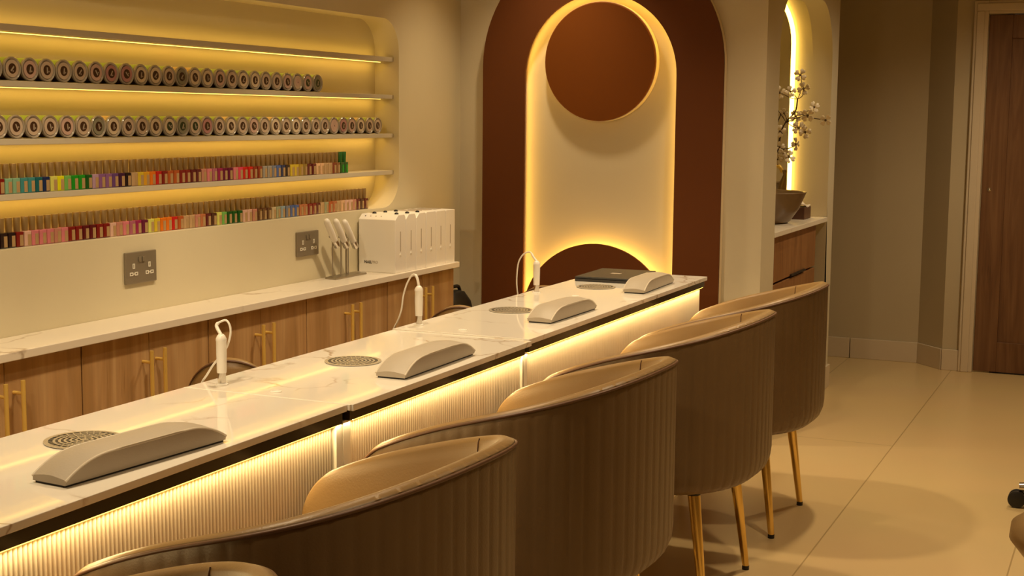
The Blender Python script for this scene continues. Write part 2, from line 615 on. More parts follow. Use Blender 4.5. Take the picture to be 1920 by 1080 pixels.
ap = thing('wall_arch', 'large brown arched wall panel with glowing cut-out arch inside', 'wall panel', (0, 0, 0))
outer = arch(CX, 0.557, 0.0, 1.617)
inner = arch(CX, 0.351, 0.0, 1.573)
ring = outer + [(CX - 0.351, 0.0)] + inner[1:-1][::-1] + [(CX + 0.351, 0.0)]
B().plate(ring, [], XZ, 5.750, 5.762).build('panel_board', 'brown', ap)
out2 = arch(CX, 0.530, 0.0, 1.617)
ring2 = outer + out2[::-1]
tag(B().plate(ring2, [], XZ, 5.762, 5.798).build('edge_band', 'cream', ap, smooth=30), 'cream side band behind the brown face')
b = B()
offset_arch(CX, 0.366, 0.02, 1.573, 5.770, 5.782, b, 28)
tag(b.build('light_strip', 'led_arch', ap, recalc=False), 'warm glowing strip behind the inner edge')
# round panel
dc = thing('round_panel', 'round brown wall panel with thin cream rim, high inside the glowing arch', 'wall panel', (CX, 5.80, 1.634))
Mx = Matrix.Rotation(pi / 2, 4, 'X')
B().lathe([(0.252, 0.032), (0.256, 0.034), (0.256, 0.0460), (0.252, 0.050)], 72, Mx).build('panel_board', 'brown_disc', dc, smooth=30)
tag(B().lathe([(0.2585, 0.002), (0.2585, 0.0405), (0.250, 0.0405), (0.250, 0.002)], 72, Mx).build('edge_band', 'cream', dc, smooth=30),
    'cream rim of the round panel')
# lower half-round panel
hp = thing('half_round_panel', 'brown half-round wall panel low in the glowing arch, behind the desk end', 'wall panel', (0, 0, 0))
B().plate(arch(CX, 0.349, 0.0, 0.492), [], XZ, 5.738, 5.750).build('panel_board', 'brown', hp)
b = B()
offset_arch(CX, 0.320, 0.02, 0.492, 5.762, 5.786, b, 28)
tag(b.build('light_strip', 'led_arch', hp, recalc=False), 'warm glowing strip behind the round edge')
B().plate(arch(CX, 0.300, 0.0, 0.492), [], XZ, 5.750, 5.799).build('backing_board', 'cream', hp)

# ------------------------------------------------------------------ shelves in the niche
SX = -2.886
shelf_z = [(1.617, 1.636, 'top display shelf, empty, with light strips above and below'),
           (1.463, 1.480, 'display shelf carrying the upper row of round jars'),
           (1.301, 1.318, 'display shelf carrying the lower row of round jars'),
           (1.146, 1.164, 'display shelf carrying the upper row of polish bottles')]
for i, (z0, z1, lab) in enumerate(shelf_z):
    sh = thing('display_shelf', 'cream ' + lab, 'shelf', (NX, 1.70, z0), group='lit shelves in the wall niche')
    L = NY1 - 1.70
    B().box(0, SX - NX, 0.0, L, 0, z1 - z0).build('shelf_board', 'shelf_white', sh, bevel=0.0015)
    sx = -2.945 - NX
    tag(B().box(sx - 0.004, sx + 0.004, 0.03, L - 0.012, -0.0016, -0.0002).build('light_strip', 'led', sh), 'glowing light strip under the board')
    area('shelf_light', (-2.945, (1.73 + 5.20) / 2, z0 - 0.0022), (-0.25, 0, -1), 0.007, 3.45, 0.92, LEDC)
    if i == 0:
        tag(B().box(sx - 0.004, sx + 0.004, 0.03, L - 0.012, z1 - z0 + 0.0002, z1 - z0 + 0.004).build('light_strip', 'led', sh), 'glowing light strip on top of the board')
        area('shelf_light', (-2.945, (1.73 + 5.20) / 2, z1 + 0.0055), (-0.35, 0, 1), 0.007, 3.45, 0.26, LEDC)


def ordinal(n):
    return '%d%s' % (n, 'th' if 10 <= n % 100 <= 20 else {1: 'st', 2: 'nd', 3: 'rd'}.get(n % 10, 'th'))


# jars lying on their sides, round lids facing the room (local +x = outwards)
RJ = 0.0335
My = Matrix.Rotation(pi / 2, 4, 'Y')


def make_jar():
    j = B().lathe([(RJ * 0.90, -0.050), (RJ * 0.95, -0.046), (RJ * 0.95, -0.010)], 28, My).build('nail_powder_jar', 'jar_shade', None, smooth=40)
    b, n = B(), 14
    vs = []
    for k in range(n + 1):
        t = radians(12 + 156 * k / n)
        for xx in (-0.046, -0.011):
            vs.append((xx, RJ * 0.965 * cos(t), RJ * 0.965 * sin(t)))
    b.add(vs, [(2 * k, 2 * k + 1, 2 * k + 3, 2 * k + 2) for k in range(n)]).build('wrap_label', 'jar_green', j, smooth=40)
    B().lathe([(RJ * 0.97, -0.010), (RJ, -0.008), (RJ, -0.002), (RJ * 0.94, 0.0), (RJ * 0.86, -0.0012), (RJ * 0.78, -0.0055), (RJ * 0.72, -0.006)], 28, My).build('rim', 'jar_ring', j, smooth=40)
    l = B().lathe([(RJ * 0.75, -0.0062), (RJ * 0.74, -0.0020)], 28, My).build('lid', 'lid_tan', j, smooth=40)
    d = B().lathe([(RJ * 0.44, -0.0020), (RJ * 0.43, -0.0012)], 20, My).build('swatch_window', 'lid_dark', j, smooth=40)
    B().box(-0.0012, -0.0006, -0.0022, 0.0022, -0.009, 0.008).add([(-0.0006, 0.004, -0.006), (-0.0006, 0.008, -0.006), (-0.0006, 0.008, -0.002), (-0.0006, 0.004, -0.002)], [(0, 1, 2, 3)]).build('printed_mark', 'glyph', j)
    return j


jar0 = make_jar()
first_jar = [jar0]
lidname = dict(t='tan', p='pinkish', r='rose', e='pale', g='green', b='brown')


def setmat(o, m):
    o.material_slots[0].link = 'OBJECT'
    o.material_slots[0].material = MATS[m]


up_l = 'tteebtrrettgeetttteeettettpgg'
up = 'tptttp' + 'rrettgeepteeepttpgg'


def jar_row(n, ya, yb, zs, lids, bodies, special, rowname, first_partial=0):
    for i in range(n):
        t = i / (n - 1)
        j = first_jar.pop() if first_jar else copy_tree(jar0)
        y = ya + (yb - ya) * t
        j.location = (-2.8935 + random.uniform(-0.0015, 0.0015), y, zs + RJ)
        c = lids[i]
        k = n - i
        col = {'t': 'tan', 'p': 'pale pink', 'r': 'rose', 'e': 'cream', 'g': 'grey-green', 'b': 'brown'}[c]
        body = 'jar_gold' if bodies[i] == 'o' else 'jar_green'
        win = 'dark'
        kids = {ch.name.split('.')[0]: ch for ch in j.children}
        setmat(kids['wrap_label'], body)
        setmat(kids['lid'], 'lid_' + lidname[c])
        a = random.uniform(-0.9, 0.9)
        kids['printed_mark'].rotation_euler = (a, 0, 0)
        if i in special:
            if special[i] == 'plain':
                setmat(kids['swatch_window'], 'lid_pinkish')
                win = 'plain pink'
                kids['printed_mark'].scale = (1, 0.5, 0.35)
                setmat(kids['printed_mark'], 'lid_dark')
            else:
                setmat(kids['swatch_window'], 'lid_darkgreen')
                win = 'dark green'
        tag(j, 'round jar, %s lid, %s centre, %s from right end of %s jar row' % (col, win, ordinal(k), rowname),
            'jar', 'round jars in the %s jar row' % rowname)


# upper row: 25 jars (first one cut by the frame), lower row: 32
jar_row(25, 2.967, 4.636, 1.4805, 't' + 'tptttp' + 'rreetgee' + 'pteettptpge'[:10], 'gggggggggggg' + 'oo' + 'ggggggggggg',
        {22: 'plain', 23: 'green', 24: 'green'}, 'upper')
jar_row(32, 2.977, 5.099, 1.3185, 'ttttptge' + 'tteegtrte' + 'tptetetttprpett', 'ggggggg' + 'o' + 'ggggggggo' + 'gggoggogggggogg',
        {12: 'green', 13: 'green', 11: 'green', 26: 'plain'}, 'lower')

# nail polish bottles
PAL = dict(
    darkred=((0.20, 0.010, 0.008), 'dark red'), mint=((0.22, 0.42, 0.27), 'mint green'), teal=((0.05, 0.25, 0.26), 'teal'),
    dteal=((0.01, 0.12, 0.14), 'dark teal'), navy=((0.012, 0.025, 0.10), 'navy'), pyellow=((0.62, 0.62, 0.14), 'pale yellow'),
    byellow=((0.68, 0.68, 0.01), 'bright yellow'), lgreen=((0.16, 0.44, 0.10), 'light green'), green=((0.01, 0.27, 0.015), 'green'),
    dgreen=((0.008, 0.09, 0.012), 'dark green'), lilac=((0.42, 0.27, 0.40), 'lilac'), purple=((0.23, 0.10, 0.27), 'purple'),
    violet=((0.13, 0.055, 0.20), 'violet'), dpurple=((0.05, 0.012, 0.05), 'deep purple'), black=((0.018, 0.008, 0.010), 'near-black'),
    tan=((0.50, 0.33, 0.17), 'tan'), yellow=((0.62, 0.46, 0.03), 'yellow'), amber=((0.66, 0.34, 0.02), 'amber'),
    orange=((0.70, 0.17, 0.01), 'orange'), red=((0.52, 0.012, 0.012), 'red'), rust=((0.42, 0.09, 0.02), 'rust orange'),
    maroon=((0.10, 0.006, 0.010), 'maroon'), bpink=((0.50, 0.22, 0.16), 'beige pink'), pink=((0.62, 0.19, 0.22), 'pink'),
    mauve=((0.38, 0.11, 0.17), 'mauve'), magenta=((0.30, 0.02, 0.09), 'magenta'), plum=((0.13, 0.012, 0.045), 'plum'),
    hotpink=((0.66, 0.06, 0.12), 'hot pink'), grey=((0.26, 0.26, 0.25), 'grey'), bluegrey=((0.15, 0.18, 0.26), 'blue-grey'),
    blue=((0.05, 0.11, 0.34), 'blue'), gold=((0.40, 0.26, 0.03), 'gold'), olive=((0.26, 0.17, 0.03), 'olive'),
    peach=((0.68, 0.42, 0.24), 'peach'), brown=((0.22, 0.09, 0.03), 'brown'), brownred=((0.20, 0.035, 0.015), 'brown red'),
    ppink=((0.66, 0.42, 0.34), 'pale pink'), terra=((0.44, 0.15, 0.06), 'terracotta'), dbrown=((0.07, 0.022, 0.010), 'dark brown'),
    beige=((0.52, 0.42, 0.26), 'beige'), sage=((0.30, 0.33, 0.20), 'sage green'), lblue=((0.24, 0.34, 0.42), 'light blue'))
for k, (c, _) in PAL.items():
    mat('pol_' + k, c, 0.12, coat=0.3, vary=0.04, vscale=40)
mat('cap_green', (0.02, 0.12, 0.02), 0.35, vary=0.05, vscale=40)
row1 = ('rust darkred darkred mint mint teal teal dteal navy pyellow byellow lgreen green green dgreen lilac purple purple violet dpurple black '
        'tan yellow amber orange red darkred rust rust darkred darkred maroon maroon bpink pink mauve magenta plum plum pink '
        'hotpink red red darkred darkred grey grey bluegrey blue navy black yellow yellow gold olive maroon maroon '
        'peach peach tan tan brownred brown dgreen dgreen').split()
row2 = ('maroon maroon black black darkred ppink pink pink pink bpink pink darkred darkred maroon maroon darkred darkred ppink bpink pink '
        'mauve magenta plum pyellow yellow orange orange red rust tan tan bpink terra maroon dbrown pyellow lgreen dgreen dgreen '
        'dgreen ppink ppink bpink dbrown dbrown dbrown beige sage lblue bluegrey blue blue terra terra darkred darkred maroon '
        'tan sage rust terra tan peach ppink ppink bpink maroon dbrown maroon').split()


def make_bottle():
    h, w, d = 0.0435, 0.0142, 0.0125
    b = B()
    b.box(-d, d, -w, w, 0, h)
    o = b.build('nail_polish_bottle', 'pol_red', None, bevel=0.0022, seg=2)
    B().lathe([(0.0082, h - 0.0003), (0.0084, h + 0.001), (0.0101, h + 0.0395), (0.0095, h + 0.0408)], 18).build('cap', 'cap_bronze', o, smooth=50)
    B().box(d, d + 0.0006, -0.0015, 0.0115, 0.003, 0.034).build('sticker', 'label_tan', o)
    return o


bot0 = make_bottle()
first_bot = [bot0]


def bottle_row(cols, ya, yb, zs, rowname, green_caps=0):
    n = len(cols)
    for i, c in enumerate(cols):
        o = first_bot.pop() if first_bot else copy_tree(bot0)
        o.location = (-2.902 + random.uniform(-0.001, 0.001), ya + (yb - ya) * i / (n - 1), zs)
        o.rotation_euler = (0, 0, 0)
        setmat(o, 'pol_' + c)
        kids = {ch.name.split('.')[0]: ch for ch in o.children}
        cap = 'bronze'
        if i >= n - green_caps:
            setmat(kids['cap'], 'cap_green')
            setmat(kids['sticker'], 'pol_green')
            cap = 'green'
        tag(o, '%s nail polish with %s cap, %s from right end of the %s bottle row' % (PAL[c][1], cap, ordinal(n - i), rowname),
            'nail polish bottle', 'nail polish bottles in the %s row' % rowname)


bottle_row(row1, 2.912, 4.836, 1.1645, 'upper', 2)
bottle_row(row2, 2.917, 4.992, 1.0125, 'lower')

# ------------------------------------------------------------------ wall sockets
def socket(y0, y1, z0, z1, label):
    t = thing('wall_socket', label, 'socket', (XL, (y0 + y1) / 2, (z0 + z1) / 2), group='double sockets under the niche')
    hw, hh = (y1 - y0) / 2, (z1 - z0) / 2
    B().box(0, 0.009, -hw, hw, -hh, hh).build('cover_plate', 'socket_grey', t, bevel=0.0025)
    for s in (-1, 1):
        c = s * 0.038
        b = B()
        ring = lambda a0, a1, b0, b1, w: b.plate(rect(a0, a1, b0, b1), [rect(a0 + w, a1 - w, b0 + w, b1 - w)], YZ, 0.0085, 0.0105)
        ring(c - 0.005, c + 0.005, -0.002, 0.014, 0.0026)
        ring(c - 0.019, c - 0.004, -0.024, -0.013, 0.0028)
        ring(c + 0.004, c + 0.019, -0.024, -0.013, 0.0028)
        b.box(0.0085, 0.0105, c - 0.004, c + 0.004, -0.020, -0.017)
        b.build('plug_outlet', 'socket_white', t)
        B().box(0.009, 0.013, s * 0.009 - 0.006, s * 0.009 + 0.006, 0.018, 0.034).build('switch', 'socket_grey', t, bevel=0.001)


socket(3.443, 3.592, 0.862, 0.962, 'brushed grey double wall socket on the left, under the middle of the niche')
socket(4.414, 4.563, 0.864, 0.957, 'brushed grey double wall socket beside the handpiece stand')

# ------------------------------------------------------------------ counter and cabinets along the left wall
CZ = 0.768
ct = B().box(XL + 0.001, -2.665, 0.6, 5.405, CZ - 0.024, CZ).build('countertop', 'marble_counter', None, bevel=0.002)
tag(ct, 'long narrow white veined stone countertop under the niche', 'countertop')
joints = [1.28, 1.87, 2.46, 3.05, 3.64, 4.22, 4.81, 5.40]
cab_lab = ['oak cabinet pair at the far left edge of the frame', 'oak cabinet at the left edge, first brass handles',
           'oak cabinet with brass handles below the left wall socket', 'oak cabinet with brass handles behind the nearest handpiece',
           'oak cabinet with brass handles left of the middle handpiece', 'oak cabinet at the right end of the counter, under the white boxes']
for i in range(2, 7):
    y0, y1 = joints[i], joints[i + 1]
    c = thing('base_cabinet', cab_lab[i - 1], 'cabinet', (XL, y0, 0), group='oak base cabinets')
    w = y1 - y0
    D = -2.71 - XL
    B().box(0.002, D, 0.001, w - 0.001, 0.08, CZ - 0.0245).build('body', 'oak', c)
    B().box(0.002, D - 0.02, 0.001, w - 0.001, 0.0, 0.08).build('plinth', 'black', c)
    for s in (0, 1):
        a0, a1 = (0.003, w / 2 - 0.0012) if s == 0 else (w / 2 + 0.0012, w - 0.003)
        d = B().box(D + 0.0005, D + 0.02, a0, a1, 0.085, CZ - 0.030).build('door', 'oak', c, bevel=0.0012)
        hy = w / 2 + (-0.031 if s == 0 else 0.031)
        hx = D + 0.02 + 0.034
        hb = B().tube([(hx, hy, 0.465), (hx, hy, 0.690)], 0.0062, 12)
        for hz in (0.50, 0.655):
            hb.tube([(D + 0.02, hy, hz), (hx, hy, hz)], 0.0048, 10)
        hb.build('handle', 'brass', d, smooth=40)

# ------------------------------------------------------------------ white device boxes on the counter
bx_lab = ['white upright device box at the front with a printed name on its broad side', 'second white device box from the handpiece stand',
          'third white device box from the handpiece stand', 'fourth white device box from the handpiece stand',
          'fifth white device box, next to last at the counter end', 'last white device box at the right end of the counter']
first = None
P = 0.0888
for i in range(6):
    t = thing('device_box', bx_lab[i], 'box', (-2.766, 4.861 + i * P, CZ), 0, 'white device boxes')
    d, w, h = 0.084, P - 0.003, 0.233 - 0.001 * i
    ch = 0.020
    prof = [(0, 0), (w, 0), (w, h - 0.012), (w - 0.010, h), (ch * 1.3, h), (0, h - ch)]
    if i >= 3:
        prof = [(0, 0), (w, 0), (w, h - 0.002), (w - 0.002, h), (0.004, h), (0, h - 0.004)]
    B().plate(prof, [], YZ, -d, d).build('shell', 'box_white', t, bevel=0.0025)
    tag(B().box(d - 0.001, d + 0.0006, w / 2 - 0.0028, w / 2 + 0.0028, 0.085, 0.165).build('slot', 'grey_mark', t), 'thin grey slot')
    tag(B().lathe([(0.0058, 0), (0.0058, 0.0014), (0.003, 0.0022)], 14, Matrix.Translation((d, w / 2, 0.072)) @ My).build('indicator', 'white_plastic', t, smooth=40), 'small white dot')
    if i < 3:
        for kx in (d - 0.022, -d + 0.045):
            B().lathe([(0.0085, 0), (0.0085, 0.003), (0.006, 0.0065), (0.001, 0.008)], 14, Matrix.Translation((kx, 0.050, h))).build('knob', 'black', t, smooth=50)
    else:
        B().box(-d + 0.02, d - 0.06, 0.02, w - 0.012, h, h + 0.0015).build('top_plate', 'grey_mark', t)
    if i == 0:
        Mt = Matrix.Rotation(pi / 2, 4, 'X')
        xx = -2.824 + 2.766
        for txt, off, wgt in (('NAIL', 0.0, 0.0006), ('PRO', 0.0335, 0.0)):
            cu = bpy.data.curves.new('lettering', 'FONT')
            cu.body = txt
            cu.size = 0.0155
            cu.extrude = 0.0002
            cu.offset = wgt
            tmp = bpy.data.objects.new('tmp', cu)
            COL.objects.link(tmp)
            bpy.context.view_layer.update()
            me = bpy.data.meshes.new_from_object(tmp)
            bpy.data.objects.remove(tmp)
            o = bpy.data.objects.new('lettering', me)
            COL.objects.link(o)
            o.parent = t
            me.materials.clear()
            me.materials.append(MATS['print_dark' if txt == 'NAIL' else 'grey_mark'])
            o.matrix_basis = Matrix.Translation((xx + off, -0.0004, 0.036)) @ Mt
        for k in range(4):
            mz = Matrix.Translation((xx - 0.002 + k * 0.024, ch * 0.75, h - ch * 0.42)) @ Matrix.Rotation(pi / 4, 4, 'X')
            B().lathe([(0.0028, -0.001), (0.0028, 0.0008)], 10, mz).build('icon', 'print_dark' if k == 0 else 'grey_mark', t)

# ------------------------------------------------------------------ handpiece stand on the counter
st = thing('handpiece_stand', 'grey metal stand with slim posts holding three tilted handpieces', 'stand', (0, 0, 0))
base = [(-2.832, 4.575), (-2.775, 4.560), (-2.772, 4.790), (-2.835, 4.800)]
B().plate(base, [], XY, CZ, CZ + 0.007).build('base_plate', 'steel', st, bevel=0.001)
HPC = [((-2.79, 4.516, 1.003), (-2.79, 4.596, 0.893)), ((-2.79, 4.582, 0.998), (-2.79, 4.667, 0.886)), ((-2.79, 4.646, 0.991), (-2.79, 4.736, 0.879))]
for i, (a, c) in enumerate(HPC):
    a, c = Vector(a), Vector(c)
    m = a.lerp(c, 0.52)
    py = [4.578, 4.640, 4.695][i]
    B().tube([(-2.80, py, CZ + 0.006), (-2.80, py, m.z - 0.010)], 0.0022, 8).build('post', 'steel', st, smooth=40)
    d = (c - a).normalized()
    q = m - Vector((0, 0, 0.0))
    B().tube([(-2.80, py, m.z - 0.012), (-2.80, q.y, q.z - 0.0135)], 0.0035, 8).build('cradle', 'steel', st, smooth=40)
B().box(-2.834, -2.828, 4.729, 4.735, CZ + 0.006, 0.985).build('back_post', 'steel', st, bevel=0.001)
hl = ['white handpiece with chrome tip, leftmost of three on the stand', 'white handpiece with chrome tip, middle of three on the stand',
      'white handpiece with chrome tip, rightmost on the stand by the boxes']
for i, (a, c) in enumerate(HPC):
    a, c = Vector(a), Vector(c)
    d = (c - a)
    Lh = d.length
    q = Vector((0, 0, 1)).rotation_difference(d.normalized())
    t = thing('handpiece', hl[i], 'handpiece', a, 0, 'handpieces on the stand')
    t.rotation_mode = 'QUATERNION'
    t.rotation_quaternion = q
    B().lathe([(0.003, 0), (0.009, 0.003), (0.0122, 0.012), (0.0128, Lh * 0.5), (0.0118, Lh * 0.78)], 18).build('body', 'white_plastic', t, smooth=50)
    tag(B().lathe([(0.0132, Lh * 0.78), (0.0132, Lh * 0.985), (0.012, Lh)], 18).build('tip', 'chrome', t, smooth=50), 'chrome tip')
    B().lathe([(0.0045, 0), (0.0045, 0.001)], 12, Matrix.Translation((0.0105, 0, Lh * 0.22)) @ My).build('button', 'grey_mark', t)

# ------------------------------------------------------------------ nail desks
TZ = 0.76


def desk(y0, y1, xf, zt, p0, p1, label, fill=None, lit=True):
    t = thing('nail_desk', label, 'desk', (-1.58, y0, 0), group='nail desks in a row')
    B().box(-2.0 + 1.58, xf + 1.58, 0, y1 - y0, zt - 0.015, zt).build('tabletop', 'marble_desk', t, bevel=0.0012)
    B().box(-1.975 + 1.58, 0.016, 0.012, y1 - y0 - 0.012, zt - 0.040, zt - 0.0152).build('apron', 'apron', t)
    # fluted front
    b = B()
    pitch = 0.0108
    z0, z1 = 0.05, zt - 0.0402
    n = int((p1 - p0) / pitch)
    pts = []
    for i in range(n):
        for k in range(7):
            a = pi * k / 6
            pts.append((-0.0060 + (0.0060 * sin(a) if 0 < k < 6 else 0), p0 + (i + 0.16 + 0.68 * (1 - cos(a)) / 2) * pitch - y0))
    pts.append((-0.0060, p0 + n * pitch - y0))
    prof = pts + [(-0.030, p0 + n * pitch - y0), (-0.030, p0 - y0)]
    N = len(prof)
    vs = [(p[0], p[1], z0) for p in prof] + [(p[0], p[1], z1) for p in prof]
    fs = [(k, (k + 1) % N, N + (k + 1) % N, N + k) for k in range(N)]
    b.add(vs, fs)
    b.build('fluted_panel', 'panel_white', t, smooth=50)
    if fill:
        for (f0, f1) in fill:
            tag(B().box(-0.030, 0.006, f0 - y0, f1 - y0, 0.05, z1).build('end_post', 'white_plastic', t), 'smooth white post at the end')
    B().box(-0.40, -0.031, p0 + 0.01 - y0, p1 - 0.01 - y0, 0.0, z1 - 0.001).build('pedestal', 'panel_white', t)
    tag(B().box(0.003, 0.012, p0 - y0 + 0.004, p1 - y0 - 0.001, z1 - 0.003, z1 - 0.0003).build('light_strip', 'led', t), 'glowing strip under the apron')
    lo = p0 if not fill else min(p0, fill[0][0])
    hi = p1 if not fill else max(p1, fill[-1][1])
    area('desk_light', (-1.5725, (lo + hi) / 2, zt - 0.0445), (0.8, 0, -1), 0.008, hi - lo, 2.5 * (hi - lo), DESKC)
    return t


desk(1.20, 2.606, -1.559, TZ, 1.215, 2.585, 'nearest marble-topped desk with fluted white front and glowing edge', [(2.585, 2.6058)])
desk(2.614, 3.606, -1.548, TZ, 2.644, 3.598, 'middle marble-topped desk with fluted front between the two desk joints', [(2.6142, 2.644), (3.598, 3.6058)])
desk(3.612, 5.402, -1.556, TZ + 0.003, 3.634, 5.385, 'far long marble-topped desk holding the laptop', [(3.6122, 3.634)])
b = B().box(-2.0, -1.553, 2.6065, 2.6135, TZ - 0.012, TZ)
b.box(-1.99, -1.575, 2.6062, 2.6138, 0.05, TZ - 0.041)
tag(b.build('joint_strip', 'white_plastic', None), 'thin white joint strip between nearest and middle desk', 'trim strip')

b = B().box(-2.0, -1.5565, 3.6065, 3.6115, TZ - 0.012, TZ + 0.0032)  # added white strip imitates light on the raised far slab's end face
tag(b.build('joint_strip', 'white_plastic', None), 'thin white strip added as the lit edge between middle desk and far desk', 'trim strip')

# vents set into the desktops
def vent(cx, cy, z, r, label):
    t = thing('dust_vent', label, 'vent', (cx, cy, z), group='round metal vents in the desktops')
    B().lathe([(r * 0.97, 0.0002), (r * 0.97, 0.0012)], 48).build('recess', 'vent_dark', t)
    b = B()
    radii = [(0.0, 0.10)] + [(0.17 + 0.135 * k, 0.17 + 0.135 * k + 0.062) for k in range(6)]
    radii[-1] = (0.885, 1.0)
    for (r0, r1) in radii:
        n = 48
        vs = []
        for k in range(n):
            a = 2 * pi * k / n
            for rr in (r0 * r, r1 * r):
                for zz in (0.0012, 0.0030):
                    vs.append((rr * cos(a), rr * sin(a), zz))
        fs = []
        for k in range(n):
            o, p = k * 4, ((k + 1) % n) * 4
            fs += [(o + 1, o + 3, p + 3, p + 1), (o + 2, p + 2, p + 3, o + 3), (o, o + 1, p + 1, p)]
        b.add(vs, fs)
    for j, (r0, r1) in enumerate(radii[:-1]):
        ns = [6, 10, 14, 20, 26, 30][j]
        ra, rb = r1 * r * 0.95, radii[j + 1][0] * r * 1.03
        for k in range(ns):
            a = 2 * pi * (k + 0.5 * (j % 2)) / ns
            dx, dy = cos(a), sin(a)
            w = 0.0013
            px, py = -dy * w, dx * w
            b.add([(dx * ra + px, dy * ra + py, 0.0028), (dx * rb + px, dy * rb + py, 0.0028), (dx * rb - px, dy * rb - py, 0.0028), (dx * ra - px, dy * ra - py, 0.0028)], [(0, 1, 2, 3)])
    b.build('grille', 'vent_metal', t, recalc=False)


vent(-1.838, 2.085, TZ, 0.076, 'round perforated metal vent behind the nearest armrest')
vent(-1.826, 3.083, TZ, 0.073, 'round perforated metal vent in the middle desk')
vent(-1.848, 4.130, TZ + 0.003, 0.073, 'round perforated metal vent in the far desk, third from the front')
vent(-1.828, 4.860, TZ + 0.003, 0.073, 'round perforated metal vent in front of the laptop')


# padded armrests
def armrest(ca, cb, z, label):
    """ca, cb: front bottom corners (near, far) in x,y"""
    a, c = Vector((*ca, 0)), Vector((*cb, 0))
    d = c - a
    L = d.length
    ang = math.atan2(d.y, d.x) - pi / 2
    t = thing('armrest', label, 'armrest', (a.x, a.y, z), ang, 'padded leather armrests')
    Wd, H, h0 = 0.078, 0.046, 0.014
    n, b = 40, B()
    sec = []
    for i in range(n + 1):
        s = i / n
        y = L * s
        e = min(s, 1 - s) / 0.27
        e = min(1, e)
        h = h0 + (H - h0) * (1 - (1 - e) ** 2.2)
        sec.append((y, h))
    vs, m = [], 0
    for (y, h) in sec:
        r = 0.0045
        pr = [(0, 0.004)]
        pr += [(0.0015, h - r)]
        for k in range(5):
            q = pi / 2 * k / 4
            pr.append((-(r - 0.0015) + r * cos(q) - 0.0, h - r + r * sin(q)))
        for k in range(1, 6):
            pr.append((-0.006 - (Wd - 0.012) * k / 6, h + 0.004 * sin(pi * k / 6)))
        for k in range(5):
            q = pi / 2 * k / 4
            pr.append((-Wd + r - r * sin(q), h - r + r * cos(q)))
        pr.append((-Wd, 0.004))
        m = len(pr)
        vs += [(p[0], y, p[1]) for p in pr]
    fs = []
    for i in range(n):
        for k in range(m):
            k2 = (k + 1) % m
            fs.append((i * m + k, i * m + k2, (i + 1) * m + k2, (i + 1) * m + k))
    fs.append(tuple(range(m)))
    fs.append(tuple(n * m + k for k in range(m)))
    b.add(vs, fs).build('cushion', 'pad', t, smooth=18)
    tag(B().box(-Wd + 0.003, -0.003, 0.003, L - 0.003, 0, 0.005).build('base', 'black', t), 'thin dark base')
    for xx in (0.0012, -Wd - 0.0005):
        B().tube([(xx, y, h - 0.0022) for (y, h) in sec], 0.0024, 6).build('piping', 'pad_piping', t, smooth=60)


armrest((-1.628, 1.797), (-1.590, 2.200), TZ, 'grey-beige leather armrest nearest the camera, beside the first vent')
armrest((-1.585, 2.918), (-1.592, 3.320), TZ, 'grey-beige leather armrest on the middle desk')
armrest((-1.617, 3.912), (-1.612, 4.290), TZ + 0.003, 'grey-beige leather armrest on the far desk, second from its end')
armrest((-1.600, 4.745), (-1.612, 5.130), TZ + 0.003, 'grey-beige leather armrest beside the closed laptop')

# grommets
for (x, y, z, lab) in ((-1.778, 2.657, TZ, 'flat white cable disc on the middle desk, near its front joint'), (-1.801, 3.678, TZ + 0.003, 'flat white cable disc just past the second desk joint'),
                    (-1.798, 4.575, TZ + 0.003, 'flat white cable disc behind the third armrest')):
    o = B().lathe([(0.0135, 0), (0.0135, 0.0022), (0.0115, 0.003), (0.0085, 0.003), (0.008, 0.0016)], 28).build('cable_grommet', 'white_plastic', None, smooth=40)
    o.location = (x, y, z)
    tag(o, lab, 'grommet', 'cable discs in the desktops')


# standing lamp handpieces with looping cable
def smooth_path(pts, sub=5):
    out = []
    P = [Vector(p) for p in pts]
    for i in range(len(P) - 1):
        p0, p1, p2, p3 = P[max(i - 1, 0)], P[i], P[i + 1], P[min(i + 2, len(P) - 1)]
        for k in range(sub):
            t = k / sub
            out.append(0.5 * ((2 * p1) + (-p0 + p2) * t + (2 * p0 - 5 * p1 + 4 * p2 - p3) * t * t + (-p0 + 3 * p1 - 3 * p2 + p3) * t ** 3))
    out.append(P[-1])
    return out


def hand_lamp(x, y, z, h, cable, yc, label):
    t = thing('curing_lamp', label, 'lamp', (x, y, z), group='white handheld lamps standing on the desks')
    B().lathe([(0.0150, 0), (0.0150, 0.003), (0.012, 0.005)], 24).build('base_ring', 'white_plastic', t, smooth=50)
    tag(B().lathe([(0.0090, 0.004), (0.0095, 0.006), (0.0100, 0.030)], 24).build('collar', 'chrome', t, smooth=50), 'chrome collar')
    B().lathe([(0.0108, 0.0295), (0.0112, 0.032), (0.0122, 0.075), (0.0122, h - 0.012), (0.0128, h - 0.011), (0.0128, h - 0.006), (0.0095, h + 0.001), (0.0055, h + 0.005)], 24).build('body', 'white_plastic', t, smooth=50)
    pts = [(0, 0, h + 0.003)] + [(cx - x, (yc - y) * min(1, (i + 1) / 3), cz - z) for i, (cx, cz) in enumerate(cable)]
    path = smooth_path(pts)
    rads = [0.0042 if i < 9 else 0.0026 for i in range(len(path))]
    B().tube(path, rads, 10).build('cable', 'white_plastic', t, smooth=60)


